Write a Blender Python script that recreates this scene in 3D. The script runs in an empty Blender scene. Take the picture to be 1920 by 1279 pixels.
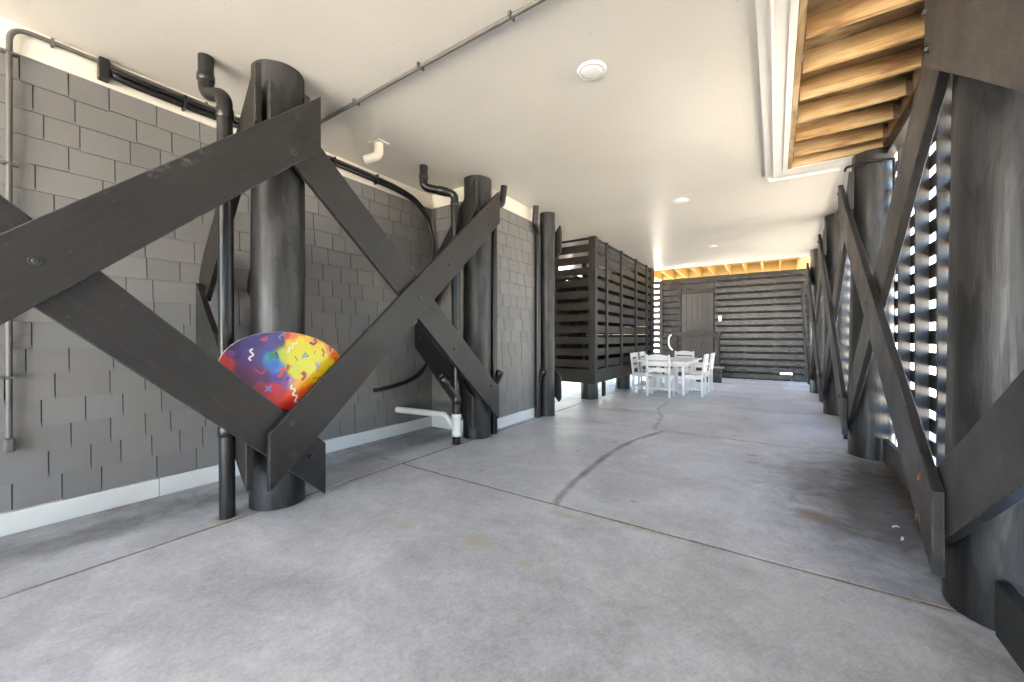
import bpy, math, random
import numpy as np
from mathutils import Vector, Matrix
R = math.radians
random.seed(7); rng = np.random.default_rng(5)
S = bpy.context.scene
COL = S.collection

# ------------------------------------------------------------------ camera
cd = bpy.data.cameras.new('camera'); cam = bpy.data.objects.new('camera', cd); COL.objects.link(cam)
cam.location = (0, 0, 1.25); cam.rotation_euler = (R(90), 0, R(33.98))
cd.sensor_fit = 'HORIZONTAL'; cd.sensor_width = 36; cd.lens = 36 * 733 / 1920; cd.shift_y = -5.5 / 1920
cd.clip_start = .02; cd.clip_end = 3000
S.camera = cam
# ------------------------------------------------------------------ sky, sun, exposure
SUN_EL, SUN_ROT = 64, -50          # the sun stands high over the far left side of the house
w = bpy.data.worlds.new('World'); S.world = w; w.use_nodes = True
nt = w.node_tree; bg = nt.nodes['Background']
sky = nt.nodes.new('ShaderNodeTexSky'); sky.sky_type = 'NISHITA'; sky.sun_disc = False
sky.dust_density = 1.6; sky.ozone_density = .8; sky.sun_elevation = R(SUN_EL); sky.sun_rotation = R(SUN_ROT)
nt.links.new(sky.outputs[0], bg.inputs[0]); bg.inputs[1].default_value = .10
ld = bpy.data.lights.new('sun', 'SUN'); ld.energy = 5.0; ld.angle = R(.5); ld.color = (1, .95, .87)
sun = bpy.data.objects.new('sun', ld); COL.objects.link(sun)
sd = Vector((math.sin(R(SUN_ROT)) * math.cos(R(SUN_EL)), math.cos(R(SUN_ROT)) * math.cos(R(SUN_EL)), math.sin(R(SUN_EL))))
sun.rotation_euler = sd.to_track_quat('Z', 'Y').to_euler(); sun.location = (-6, 6, 14)
S.view_settings.view_transform = 'Standard'; S.view_settings.look = 'None'
S.view_settings.gamma = 1; S.view_settings.exposure = 5.1
S.cycles.max_bounces = 10; S.cycles.diffuse_bounces = 7; S.cycles.glossy_bounces = 4
S.cycles.sample_clamp_indirect = 6; S.cycles.use_denoising = True
S.cycles.caustics_reflective = False; S.cycles.caustics_refractive = False

# ------------------------------------------------------------------ materials
def mat(name):
    m = bpy.data.materials.new(name); m.use_nodes = True
    return m, m.node_tree, m.node_tree.nodes['Principled BSDF']
def N(t, kind, **kw):
    n = t.nodes.new(kind)
    for k, v in kw.items():
        if isinstance(v, tuple) and k not in ('location',) and k in [i.name for i in n.inputs]: n.inputs[k].default_value = v
        elif k in [i.name for i in n.inputs]: n.inputs[k].default_value = v
        else: setattr(n, k, v)
    return n
def coords(t, rot=(0, 0, 0), scale=(1, 1, 1), kind='Object'):
    tc = N(t, 'ShaderNodeTexCoord'); mp = N(t, 'ShaderNodeMapping')
    if kind == 'World':
        g = N(t, 'ShaderNodeNewGeometry'); t.links.new(g.outputs['Position'], mp.inputs['Vector'])
    else: t.links.new(tc.outputs[kind], mp.inputs['Vector'])
    # rotate first, then stretch
    mp.vector_type = 'POINT'; mp.inputs['Rotation'].default_value = rot
    m2 = N(t, 'ShaderNodeVectorMath', operation='MULTIPLY'); t.links.new(mp.outputs[0], m2.inputs[0]); m2.inputs[1].default_value = scale
    return m2.outputs[0]
def noise(t, vec, scale, detail=4, rough=.55, dist=0):
    n = N(t, 'ShaderNodeTexNoise'); n.inputs['Scale'].default_value = scale; n.inputs['Detail'].default_value = detail
    n.inputs['Roughness'].default_value = rough; n.inputs['Distortion'].default_value = dist
    t.links.new(vec, n.inputs['Vector']); return n.outputs['Fac']
def ramp(t, fac, stops):
    r = N(t, 'ShaderNodeValToRGB'); e = r.color_ramp.elements
    while len(e) < len(stops): e.new(.5)
    for i, (p, c) in enumerate(stops):
        e[i].position = p; e[i].color = (c, c, c, 1) if not isinstance(c, tuple) else (*c, 1)
    t.links.new(fac, r.inputs[0]); return r.outputs[0]
def mix(t, fac, a, b, kind='MIX'):
    m = N(t, 'ShaderNodeMix', data_type='RGBA', blend_type=kind)
    for sock, v in ((m.inputs[0], fac), (m.inputs[6], a), (m.inputs[7], b)):
        if hasattr(v, 'links'): t.links.new(v, sock)
        else: sock.default_value = v if not isinstance(v, tuple) else ((*v, 1) if len(v) == 3 else v)
    return m.outputs[2]
def bump(t, bsdf, h, strength, dist=.01):
    b = N(t, 'ShaderNodeBump'); b.inputs['Strength'].default_value = strength; b.inputs['Distance'].default_value = dist
    t.links.new(h, b.inputs['Height']); t.links.new(b.outputs[0], bsdf.inputs['Normal'])
def rough(t, bsdf, fac, a, b):
    r = N(t, 'ShaderNodeMapRange'); r.inputs['To Min'].default_value = a; r.inputs['To Max'].default_value = b
    r.inputs['From Min'].default_value = .3; r.inputs['From Max'].default_value = .7
    t.links.new(fac, r.inputs['Value']); t.links.new(r.outputs[0], bsdf.inputs['Roughness'])

def painted_wood(name, rot=(0, 0, 0), base=(.014, .0128, .0118), lo=.36, hi=.6, wear=.63, grain=.35, edges=False, scuffs=()):
    """dark stained lumber; the grain runs along the local X axis after the rotation"""
    m, t, b = mat(name)
    v = coords(t, rot, (1.2, 14, 14)); g = noise(t, v, 3.0, 8, .65, .6)
    v2 = coords(t); big = noise(t, v2, 2.2, 4, .6); fine = noise(t, coords(t, rot, (4, 26, 26)), 9, 4, .7)
    dark = tuple(c * .5 for c in base); light = tuple(c * 2.0 + .002 for c in base)
    c1 = ramp(t, g, [(.25, dark), (.5, base), (.75, light)])
    c2 = mix(t, ramp(t, big, [(.35, 0), (.7, .6)]), c1, tuple(c * 2.0 for c in base))
    vo = N(t, 'ShaderNodeTexVoronoi'); vo.inputs['Scale'].default_value = 1.0
    dv = N(t, 'ShaderNodeVectorMath', operation='ADD'); nz = N(t, 'ShaderNodeTexNoise'); nz.inputs['Scale'].default_value = 3
    v3 = coords(t, rot, (1.7, 4.5, 4.5)); t.links.new(v3, nz.inputs['Vector']); t.links.new(v3, dv.inputs[0])
    sc_ = N(t, 'ShaderNodeVectorMath', operation='SCALE'); t.links.new(nz.outputs['Color'], sc_.inputs[0]); sc_.inputs['Scale'].default_value = .18
    t.links.new(sc_.outputs[0], dv.inputs[1]); t.links.new(dv.outputs[0], vo.inputs['Vector'])
    kn = ramp(t, vo.outputs['Distance'], [(.03, .85), (.075, .25), (.10, .6), (.14, 0)])
    c2 = mix(t, kn, c2, tuple(c * .3 for c in base))
    sc = ramp(t, noise(t, coords(t, rot, (3, 9, 9)), 13, 6, .75), [(wear, 0), (wear + .05, 1)])
    c3 = mix(t, sc, c2, (.075, .073, .070))
    for (ly, lz, rr_) in scuffs:
        ds = N(t, 'ShaderNodeVectorMath', operation='DISTANCE'); t.links.new(coords(t, scale=(0, 1, 1)), ds.inputs[0]); ds.inputs[1].default_value = (0, ly, lz)
        sm = ramp(t, ds.outputs['Value'], [(rr_ * .35, 1), (rr_, 0)]); sn = ramp(t, noise(t, coords(t, scale=(1, 1, 1.6)), 15, 7, .75), [(.50, 0), (.60, .7)])
        c3 = mix(t, mix(t, 1.0, sm, sn, 'MULTIPLY'), c3, (.11, .105, .10))
    if edges:
        be = N(t, 'ShaderNodeBevel', samples=3); be.inputs['Radius'].default_value = .007; ge = N(t, 'ShaderNodeNewGeometry')
        dt = N(t, 'ShaderNodeVectorMath', operation='DOT_PRODUCT'); t.links.new(be.outputs[0], dt.inputs[0]); t.links.new(ge.outputs['Normal'], dt.inputs[1])
        em = ramp(t, dt.outputs['Value'], [(.90, 1), (.995, 0)]); en = ramp(t, noise(t, coords(t), 21, 5, .7), [(.42, 0), (.6, .8)])
        c3 = mix(t, mix(t, 1.0, em, en, 'MULTIPLY'), c3, (.17, .165, .155))
    t.links.new(c3, b.inputs['Base Color']); rough(t, b, big, lo, hi)
    b.inputs['Specular IOR Level'].default_value = .45
    bump(t, b, mix(t, .5, g, fine), grain, .004)
    return m
WB = {'x': painted_wood('black_wood_x'), 'y': painted_wood('black_wood_y', (0, 0, R(90))),
      'z': painted_wood('black_wood_z', (0, R(90), 0))}
def rot_yz(a): return Matrix(((1, 0, 0), (0, 1, 0), (0, 0, 1))), a
# grain along a slope in the YZ plane: local X must follow (0, cos a, sin a)
def eul_yz(a):
    d = Vector((0, math.cos(a), math.sin(a))); n = Vector((1, 0, 0)); u = d.cross(n)
    return Matrix((d, n, u)).to_euler()          # rows: coordinates along d, n, u
def eul_xz(a):
    d = Vector((math.cos(a), 0, math.sin(a))); n = Vector((0, 1, 0)); u = d.cross(n)
    return Matrix((d, n, u)).to_euler()
WUP = painted_wood('brace_wood_rising', tuple(eul_yz(R(42.8))), base=(.0112, .0101, .0093), edges=True)
WUPA = painted_wood('brace_wood_scuffed', tuple(eul_yz(R(42.8))), base=(.0112, .0101, .0093), edges=True, scuffs=((.50, 2.20, .07), (.60, 2.28, .075), (.68, 2.37, .06), (.44, 2.13, .05), (-.25, 1.52, .05)))
WDN = painted_wood('brace_wood_falling', tuple(eul_yz(R(-42.8))), base=(.0112, .0101, .0093), edges=True)
WXU = painted_wood('knee_wood_rising', tuple(eul_xz(R(48))), base=(.011, .010, .009), edges=True)
WXD = painted_wood('knee_wood_falling', tuple(eul_xz(R(-48))), base=(.014, .013, .012), edges=True)
FARW = painted_wood('wall_board_wood', base=(.019, .019, .0205), lo=.2, hi=.36, wear=.72, grain=.7)
STUD = painted_wood('stud_wood', (0, R(90), 0), base=(.030, .029, .029), lo=.25, hi=.45, grain=.25)
DOORW = painted_wood('door_wood', (0, R(90), 0), base=(.032, .031, .031), lo=.4, hi=.6, grain=.6)

def piling_mat():
    m, t, b = mat('black_piling_paint')
    st = noise(t, coords(t, scale=(11, 11, .6)), 2.4, 7, .65, .3)
    patch = noise(t, coords(t, scale=(4, 4, 1.0)), 1.7, 4, .6, .4)
    fine = noise(t, coords(t, scale=(70, 70, 3)), 2, 5, .7); drip = noise(t, coords(t, scale=(22, 22, 1.2)), 2, 5, .7)
    c = ramp(t, st, [(.3, (.0045, .0042, .004)), (.5, (.0095, .009, .0085)), (.72, (.022, .0215, .021))])
    c = mix(t, ramp(t, patch, [(.50, 0), (.52, .65)]), c, (.040, .040, .043))
    c = mix(t, .35, c, ramp(t, fine, [(.35, (.003, .003, .003)), (.65, (.034, .033, .032))]))
    sc = ramp(t, noise(t, coords(t, scale=(16, 16, 3.2)), 9, 6, .75), [(.66, 0), (.70, .85)])
    c = mix(t, sc, c, (.085, .084, .08))
    t.links.new(c, b.inputs['Base Color']); rough(t, b, drip, .30, .62)
    bump(t, b, mix(t, .5, st, mix(t, .5, fine, drip)), .55, .006); return m
PILE = piling_mat()
def plain(name, col, r=.5, var=.12, nscale=6, spec=.5, bmp=.05, metal=0):
    m, t, b = mat(name); n = noise(t, coords(t), nscale, 5, .6)
    t.links.new(ramp(t, n, [(.3, tuple(c * (1 - var) for c in col)), (.7, tuple(c * (1 + var) for c in col))]), b.inputs['Base Color'])
    b.inputs['Roughness'].default_value = r; b.inputs['Specular IOR Level'].default_value = spec; b.inputs['Metallic'].default_value = metal
    if bmp: bump(t, b, noise(t, coords(t), nscale * 8, 3), bmp, .003)
    return m
PIPE = plain('black_pipe_plastic', (.010, .0095, .0095), .3, .3, 14)
CABLE = plain('black_cable_jacket', (.008, .0075, .0075), .35, .2)
PVC = plain('white_pvc', (.72, .72, .69), .35, .06)
GREYPIPE = plain('grey_conduit_paint', (.10, .096, .09), .5, .12)
CREAMPIPE = plain('cream_conduit_paint', (.60, .56, .47), .5, .08)
TRIM = plain('white_trim_paint', (.74, .735, .70), .45, .05, 3)
CREAM = plain('cream_paint', (.74, .70, .60), .5, .04, 3)
SOFFIT = plain('soffit_trim_paint', (.76, .735, .68), .45, .04, 3)
BOLT = plain('painted_bolt', (.026, .025, .024), .38, .6, 60)
RUST = plain('rusty_bolt', (.13, .055, .030), .7, .5, 50)
STEEL = plain('galvanised_steel', (.35, .35, .34), .4, .2, 20, metal=.8)
HANG = plain('rust_streaked_hanger', (.12, .075, .05), .6, .6, 30)
WHITECH = plain('white_poly_lumber', (.78, .78, .77), .45, .03, 8)
KERB = plain('black_rough_kerb', (.015, .015, .015), .6, .5, 40, bmp=1)
LENS = plain('white_light_lens', (.80, .79, .76), .35, .03)
INN = plain('shade_black_boards', (.007, .0068, .0066), .6, .3)  # near-black so the shade behind slats and board gaps is in the colour
PAPER = plain('white_paper', (.8, .8, .78), .7, .05)
REDP = plain('red_plastic', (.55, .05, .04), .5, .1)
TAN = plain('tan_wood', (.30, .22, .11), .6, .2)
SAND = plain('sand', (.62, .56, .47), .95, .15, 1.2, bmp=.3)
JWOOD = plain('joint_wood', (.26, .20, .12), .85, .45, 30, bmp=.5)
JDARK = plain('joint_dirt', (.03, .026, .02), .9, .4, 30)

def ceiling_mat():
    m, t, b = mat('cream_ceiling_paint')
    v = coords(t, kind='World'); n = noise(t, v, .8, 4, .5); sp = noise(t, v, 42, 2, .4)
    c = ramp(t, n, [(.3, (.66, .625, .55)), (.7, (.71, .677, .605))])
    c = mix(t, ramp(t, sp, [(.76, 0), (.79, .7)]), c, (.30, .27, .22))
    t.links.new(c, b.inputs['Base Color']); b.inputs['Roughness'].default_value = .36; b.inputs['Specular IOR Level'].default_value = .4
    bump(t, b, noise(t, coords(t, scale=(.35, 1, 1), kind='World'), 2.2, 3), .22, .03); return m
CEIL = ceiling_mat()
def shingle_mat():
    m, t, b = mat('grey_shingle_paint')
    va = N(t, 'ShaderNodeVertexColor', layer_name='shade')
    gr = noise(t, coords(t, scale=(14, 14, 1)), 9, 4, .6)
    c = mix(t, ramp(t, gr, [(.3, 0), (.7, .25)]), (.186, .182, .178), (.236, .231, .226))
    c = mix(t, 1.0, c, va.outputs[0], 'MULTIPLY')
    t.links.new(c, b.inputs['Base Color']); b.inputs['Roughness'].default_value = .55; b.inputs['Specular IOR Level'].default_value = .35
    bump(t, b, gr, .12, .003); return m
SHING = shingle_mat()
def floor_mat():
    m, t, b = mat('grey_concrete')
    v = coords(t, kind='World'); at = N(t, 'ShaderNodeVertexColor', layer_name='stain')
    sp = N(t, 'ShaderNodeSeparateColor'); t.links.new(at.outputs[0], sp.inputs[0])
    big = noise(t, v, 1.25, 6, .62, .6); mid = noise(t, coords(t, scale=(1, 1.6, 1), kind='World'), 5, 6, .65, .5); fi = noise(t, v, 60, 4, .7)
    br = noise(t, coords(t, rot=(0, 0, R(-62)), scale=(1.2, 34, 1), kind='World'), 7, 3, .5)
    c = ramp(t, big, [(.3, (.15, .149, .15)), (.5, (.42, .418, .415)), (.68, (.74, .735, .72))])
    c = mix(t, .45, c, ramp(t, mid, [(.28, (.17, .169, .17)), (.5, (.38, .378, .375)), (.74, (.60, .595, .585))]))
    c = mix(t, .26, c, ramp(t, fi, [(.32, (.12, .12, .12)), (.68, (.68, .675, .66))]))
    sm = noise(t, coords(t, scale=(1.3, 1, 1), kind='World'), 17, 6, .72, .8)
    c = mix(t, .20, c, ramp(t, sm, [(.33, (.15, .149, .148)), (.5, (.38, .378, .375)), (.67, (.66, .655, .64))]))
    c = mix(t, .15, c, ramp(t, br, [(.35, (.14, .14, .14)), (.6, (.46, .455, .45))]))
    iso = noise(t, v, 3.4, 6, .7, .4)
    c = mix(t, 1.0, c, (1.26, 1.28, 1.34), 'MULTIPLY')
    def soft(sock, lo, hi, n=iso):
        a = N(t, 'ShaderNodeMath', operation='MULTIPLY_ADD'); t.links.new(n, a.inputs[0]); a.inputs[1].default_value = .9; 
        s2 = N(t, 'ShaderNodeMath', operation='SUBTRACT'); t.links.new(sock, s2.inputs[0]); s2.inputs[1].default_value = .45
        t.links.new(s2.outputs[0], a.inputs[2])
        return ramp(t, a.outputs[0], [(lo, 0), (hi, 1)])
    dm = soft(sp.outputs[0], .22, .85)
    c = mix(t, dm, c, (.068, .056, .040))
    c = mix(t, soft(sp.outputs[1], .35, .65), c, (.46, .43, .34))
    c = mix(t, soft(sp.outputs[2], .3, .9), c, (.20, .115, .055))
    fl = ramp(t, noise(t, v, 23, 5, .75), [(.70, 0), (.73, .6)]); c = mix(t, fl, c, (.55, .55, .54))
    t.links.new(c, b.inputs['Base Color']); rough(t, b, mid, .34, .56); b.inputs['Specular IOR Level'].default_value = .5
    bump(t, b, mix(t, .4, mix(t, .5, fi, mid), br), .16, .006); return m
FLOOR = floor_mat()
def pine(name, rot, tint=1.0, blot=True, cols=None):
    m, t, b = mat(name)
    g = noise(t, coords(t, rot, (1.3, 34, 34), 'World'), 2.2, 7, .65, .7); g2 = noise(t, coords(t, rot, (.8, 26, 26), 'World'), 4, 4, .6, 1.2)
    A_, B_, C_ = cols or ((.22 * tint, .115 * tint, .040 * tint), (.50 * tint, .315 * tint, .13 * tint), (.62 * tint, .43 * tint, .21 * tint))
    c = ramp(t, g, [(.28, A_), (.5, B_), (.75, C_)])
    # (.22 * tint, .115 * tint, .040 * tint)), (.5, (.50 * tint, .315 * tint, .13 * tint)), (.75, (.62 * tint, .43 * tint, .21 * tint))])
    if blot:
        bl = noise(t, coords(t, rot, (1.3, 3.1, 5), 'World'), 1.5, 3, .5)
        c = mix(t, ramp(t, bl, [(.50, 0), (.62, .55)]), c, (.60, .45, .26))
        c = mix(t, ramp(t, bl, [(.32, .85), (.44, 0)]), c, (.20, .09, .03))
    c = mix(t, ramp(t, g2, [(.66, 0), (.8, .7)]), c, (.16, .075, .025))
    t.links.new(c, b.inputs['Base Color']); b.inputs['Roughness'].default_value = .55
    bump(t, b, g, .15, .004); return m
PINEX = pine('pine_joist_x', (0, 0, 0), .86); PINEY = pine('pine_board_y', (0, 0, R(90)), .62); 
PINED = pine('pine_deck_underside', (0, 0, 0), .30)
PINEF = pine('yellow_pine', (0, 0, R(90)), 1.0, False, ((.38, .235, .075), (.60, .42, .15), (.72, .54, .23)))

# ------------------------------------------------------------------ mesh helpers
class MB:
    def __init__(s): s.v = []; s.f = []; s.m = []; s.smooth = []; s.mats = []
    def mi(s, m):
        if m is None: return 0
        if m not in s.mats: s.mats.append(m)
        return s.mats.index(m)
    def add(s, verts, faces, m=None, smooth=False):
        o = len(s.v); s.v += [tuple(q) for q in verts]; k = s.mi(m)
        for f in faces: s.f.append(tuple(i + o for i in f)); s.m.append(k); s.smooth.append(smooth)
        return s
    def box(s, x0, x1, y0, y1, z0, z1, m=None):
        V = [(x, y, z) for z in (z0, z1) for y in (y0, y1) for x in (x0, x1)]
        return s.add(V, [(0, 2, 3, 1), (4, 5, 7, 6), (0, 1, 5, 4), (2, 6, 7, 3), (0, 4, 6, 2), (1, 3, 7, 5)], m)
    def prism(s, poly, axis, a, b, m=None):
        def P(p, q): return (q, p[0], p[1]) if axis == 'x' else ((p[0], q, p[1]) if axis == 'y' else (p[0], p[1], q))
        n = len(poly); V = [P(p, a) for p in poly] + [P(p, b) for p in poly]
        F = [tuple(range(n)), tuple(range(2 * n - 1, n - 1, -1))] + [(i, i + n, (i + 1) % n + n, (i + 1) % n) for i in range(n)]
        return s.add(V, F, m)
    def tube(s, pts, r, n=16, m=None, caps=True, smooth=True):
        pts = [Vector(p) for p in pts]; rr = r if isinstance(r, (list, tuple)) else [r] * len(pts)
        t0 = (pts[1] - pts[0]).normalized(); u = t0.orthogonal().normalized(); V = []
        for i, p in enumerate(pts):
            if i == 0: t = t0
            elif i == len(pts) - 1: t = (pts[-1] - pts[-2]).normalized()
            else: t = ((pts[i] - pts[i - 1]).normalized() + (pts[i + 1] - pts[i]).normalized()).normalized()
            u = (u - t * u.dot(t)).normalized(); w_ = t.cross(u)
            V += [p + (u * math.cos(2 * math.pi * k / n) + w_ * math.sin(2 * math.pi * k / n)) * rr[i] for k in range(n)]
        F = [(i * n + k, i * n + (k + 1) % n, (i + 1) * n + (k + 1) % n, (i + 1) * n + k) for i in range(len(pts) - 1) for k in range(n)]
        s.add(V, F, m, smooth)
        if caps: s.add(V[:n], [tuple(range(n - 1, -1, -1))], m); s.add(V[-n:], [tuple(range(n))], m)
        return s
    def lathe(s, c, prof, axis=Vector((0, 0, 1)), n=32, m=None, smooth=True):
        axis = Vector(axis).normalized(); u = axis.orthogonal().normalized(); w_ = axis.cross(u); c = Vector(c); V = []
        for r, h in prof: V += [c + axis * h + (u * math.cos(2 * math.pi * k / n) + w_ * math.sin(2 * math.pi * k / n)) * r for k in range(n)]
        F = [(i * n + k, i * n + (k + 1) % n, (i + 1) * n + (k + 1) % n, (i + 1) * n + k) for i in range(len(prof) - 1) for k in range(n)]
        s.add(V, F, m, smooth)
        s.add(V[:n], [tuple(range(n - 1, -1, -1))], m); s.add(V[-n:], [tuple(range(n))], m); return s
    def build(s, name, m=None, parent=None, bevel=0, origin=None, seg=2):
        me = bpy.data.meshes.new(name)
        if parent is not None: o0 = Vector(WORLD[parent.name])
        elif origin is not None: o0 = Vector(origin)
        else:
            a = np.array(s.v); o0 = Vector(((a[:, 0].min() + a[:, 0].max()) / 2, (a[:, 1].min() + a[:, 1].max()) / 2, a[:, 2].min()))
        me.from_pydata([tuple(Vector(q) - o0) for q in s.v], [], s.f)
        mats = s.mats if s.mats else [m]
        for q in mats: me.materials.append(q)
        if s.mats: me.polygons.foreach_set('material_index', s.m)
        me.polygons.foreach_set('use_smooth', s.smooth)
        me.validate(); me.update()
        ob = bpy.data.objects.new(name, me); COL.objects.link(ob)
        if parent is not None: ob.parent = parent; WORLD[ob.name] = tuple(o0)
        else: ob.location = o0; WORLD[ob.name] = tuple(o0)
        import bmesh
        b = bmesh.new(); b.from_mesh(me); bmesh.ops.recalc_face_normals(b, faces=b.faces); b.to_mesh(me); b.free()
        if bevel:
            md = ob.modifiers.new('bevel', 'BEVEL'); md.width = bevel; md.segments = seg; md.limit_method = 'ANGLE'; md.angle_limit = R(40)
        return ob
WORLD = {}
def tag(o, label, cat, group=None):
    o['label'] = label; o['category'] = cat
    if group: o['group'] = group
    return o
def struct(o): o['kind'] = 'structure'; return o
def thing(name, label, cat, loc, group=None):
    o = bpy.data.objects.new(name, None); COL.objects.link(o); o.location = loc; o.empty_display_size = .1
    WORLD[o.name] = tuple(loc); return tag(o, label, cat, group)
def copy_thing(o, loc, label, rotz=None):
    r = o.copy(); COL.objects.link(r); r.location = loc; r['label'] = label
    if rotz is not None: r.rotation_euler = (0, 0, rotz)
    for ch in list(o.children):
        c = ch.copy(); COL.objects.link(c); c.parent = r
        for g in ch.children:
            d = g.copy(); COL.objects.link(d); d.parent = c
    return r
def smooth_path(pts, sub=8):
    P = [Vector(p) for p in pts]; out = []
    for i in range(len(P) - 1):
        p0 = P[max(i - 1, 0)]; p1 = P[i]; p2 = P[i + 1]; p3 = P[min(i + 2, len(P) - 1)]
        for k in range(sub):
            t = k / sub
            out.append(.5 * ((2 * p1) + (p2 - p0) * t + (2 * p0 - 5 * p1 + 4 * p2 - p3) * t * t + (3 * p1 - p0 - 3 * p2 + p3) * t ** 3))
    out.append(P[-1]); return out
def elbowed(pts, rad, n=7):
    """a polyline with its corners rounded to radius rad"""
    P = [Vector(p) for p in pts]; out = [P[0]]
    for i in range(1, len(P) - 1):
        a = (P[i - 1] - P[i]).normalized(); b = (P[i + 1] - P[i]).normalized()
        ang = a.angle(b); d = min(rad / math.tan(ang / 2), .49 * (P[i - 1] - P[i]).length, .49 * (P[i + 1] - P[i]).length)
        s, e = P[i] + a * d, P[i] + b * d
        for k in range(n + 1):
            t = k / n; out.append(s * (1 - t) ** 2 + P[i] * 2 * t * (1 - t) + e * t * t)
    out.append(P[-1]); return out

# ------------------------------------------------------------------ ground and slab
g = MB(); g.box(-400, 400, -400, 400, -.5, -.16); struct(g.build('ground', SAND, origin=(0, 0, -.16)))
def slab(name, x0, x1, y0, y1, step=.03):
    nx, ny = max(2, int((x1 - x0) / step)), max(2, int((y1 - y0) / step))
    xs, ys = np.linspace(x0, x1, nx), np.linspace(y0, y1, ny)
    X, Y = np.meshgrid(xs, ys); V = np.stack([X.ravel(), Y.ravel(), np.zeros(X.size)], 1)
    idx = np.arange(nx * ny).reshape(ny, nx)
    F = np.stack([idx[:-1, :-1], idx[:-1, 1:], idx[1:, 1:], idx[1:, :-1]], -1).reshape(-1, 4)
    # the slab's sides go down
    nb = len(V); rim = np.concatenate([idx[0, :], idx[1:, -1], idx[-1, -2::-1], idx[-2:0:-1, 0]])
    low = V[rim].copy(); low[:, 2] = -.15
    k = len(rim); a = np.arange(k)
    SF = np.stack([rim[a], nb + a, nb + (a + 1) % k, rim[(a + 1) % k]], 1)
    me = bpy.data.meshes.new(name)
    me.from_pydata(np.vstack([V, low]).tolist(), [], F.tolist() + SF.tolist()); me.materials.append(FLOOR); me.update()
    st = np.zeros((nb + k, 4), np.float32); st[:, 3] = 1
    x, y = V[:, 0], V[:, 1]
    def seg_d(poly):
        d = np.full(x.shape, 9.)
        for (ax, ay), (bx, by) in zip(poly[:-1], poly[1:]):
            L2 = (bx - ax) ** 2 + (by - ay) ** 2; t = np.clip(((x - ax) * (bx - ax) + (y - ay) * (by - ay)) / L2, 0, 1)
            d = np.minimum(d, np.hypot(x - ax - t * (bx - ax), y - ay - t * (by - ay)))
        return d
    dk = np.zeros_like(x); ye = np.zeros_like(x); ru = np.zeros_like(x)
    crack = [(-1.38, 2.64), (-1.41, 2.78), (-1.45, 3.1), (-1.49, 3.89), (-1.48, 4.37), (-1.43, 4.82), (-1.25, 5.49)]
    crack2 = [(-1.39, 5.6), (-1.45, 6.1), (-1.51, 6.55), (-1.62, 6.8), (-1.72, 7.2), (-1.74, 8.1)]
    dk = np.maximum(dk, .70 * np.exp(-(seg_d(crack) / .043) ** 2)); dk = np.maximum(dk, .52 * np.exp(-(seg_d(crack2) / .04) ** 2))
    blob = lambda cx, cy, rx, ry, p=2: np.exp(-(((x - cx) / rx) ** 2 + ((y - cy) / ry) ** 2) ** (p / 2))
    # the damp, dirty edge along the slatted side
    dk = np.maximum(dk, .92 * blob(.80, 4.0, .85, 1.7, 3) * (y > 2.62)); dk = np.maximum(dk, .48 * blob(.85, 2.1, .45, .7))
    dk = np.maximum(dk, .45 * blob(.7, 12.5, 1.6, .5, 4)); dk = np.maximum(dk, .42 * blob(-2.3, 6.7, .5, .35))
    dk = np.maximum(dk, .55 * np.clip((x + 3.2 + 0) / -.35, 0, 1) * (x < -3.1))
    ye = np.maximum.reduce([ye, .60 * blob(-2.06, 1.76, .17, .09), .58 * blob(-1.50, 1.87, .19, .12), .6 * blob(-1.15, 1.83, .07, .05, 4), .55 * blob(-1.1, 2.1, .05, .04), .55 * blob(-1.2, 2.5, .3, .06)])
    for cx, cy, q in ((-1.43, 3.28, .06), (-1.83, 4.0, .05), (-.9, 3.0, .05), (-1.6, 4.6, .08), (-.2, 4.9, .1), (-.2, 4.6, .08), (.2, 3.5, .2), (-2.3, 2.9, .05), (-4.1, 8.3, .5), (-3.4, 8.2, .4)):
        ru = np.maximum(ru, .72 * blob(cx, cy, q, q * .7))
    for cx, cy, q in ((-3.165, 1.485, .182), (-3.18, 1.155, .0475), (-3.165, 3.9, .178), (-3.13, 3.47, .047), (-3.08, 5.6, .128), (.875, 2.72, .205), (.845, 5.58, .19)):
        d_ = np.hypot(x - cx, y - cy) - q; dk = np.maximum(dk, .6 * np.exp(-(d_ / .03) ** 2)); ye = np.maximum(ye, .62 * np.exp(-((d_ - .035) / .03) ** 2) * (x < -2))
    for e in (2.6, 5.52):
        dk = np.maximum(dk, .38 * np.exp(-(np.abs(y - e) / .05)) * (x > -3)); ye = np.maximum(ye, .35 * np.exp(-(np.abs(y - e + .1) / .1)) * (x > -1.6) * (x < -.3))
    st[:nb, 0] = dk; st[:nb, 1] = ye; st[:nb, 2] = ru
    ca = me.color_attributes.new('stain', 'FLOAT_COLOR', 'POINT'); ca.data.foreach_set('color', st.ravel())
    o = bpy.data.objects.new(name, me); COL.objects.link(o); return struct(o)
J = .015
slab('concrete_floor', -3.09 + J, .93, -5.2, 2.62 - J); slab('concrete_floor', -3.09 + J, .93, 2.62 + J, 5.52 - J / 2)
slab('concrete_floor', -3.09 + J, .93, 5.52 + J / 2, 8.05 - J / 2); slab('concrete_floor', -3.09 + J, .93, 8.05 + J / 2, 15.5)
slab('concrete_floor', -4.3, -3.09 - J, -5.2, 2.62 - J / 2); slab('concrete_floor', -4.3, -3.09 - J, 2.62 + J / 2, 5.52)
slab('concrete_floor', -5.6, -3.09 - J, 5.54, 13.9, .06); slab('concrete_floor', .93 + .004, 2.2, -5.2, 15.5, .15)
base = MB(); base.box(-5.6, 2.2, -5.2, 15.5, -.155, -.02); struct(base.build('floor_base', JDARK))
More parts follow.
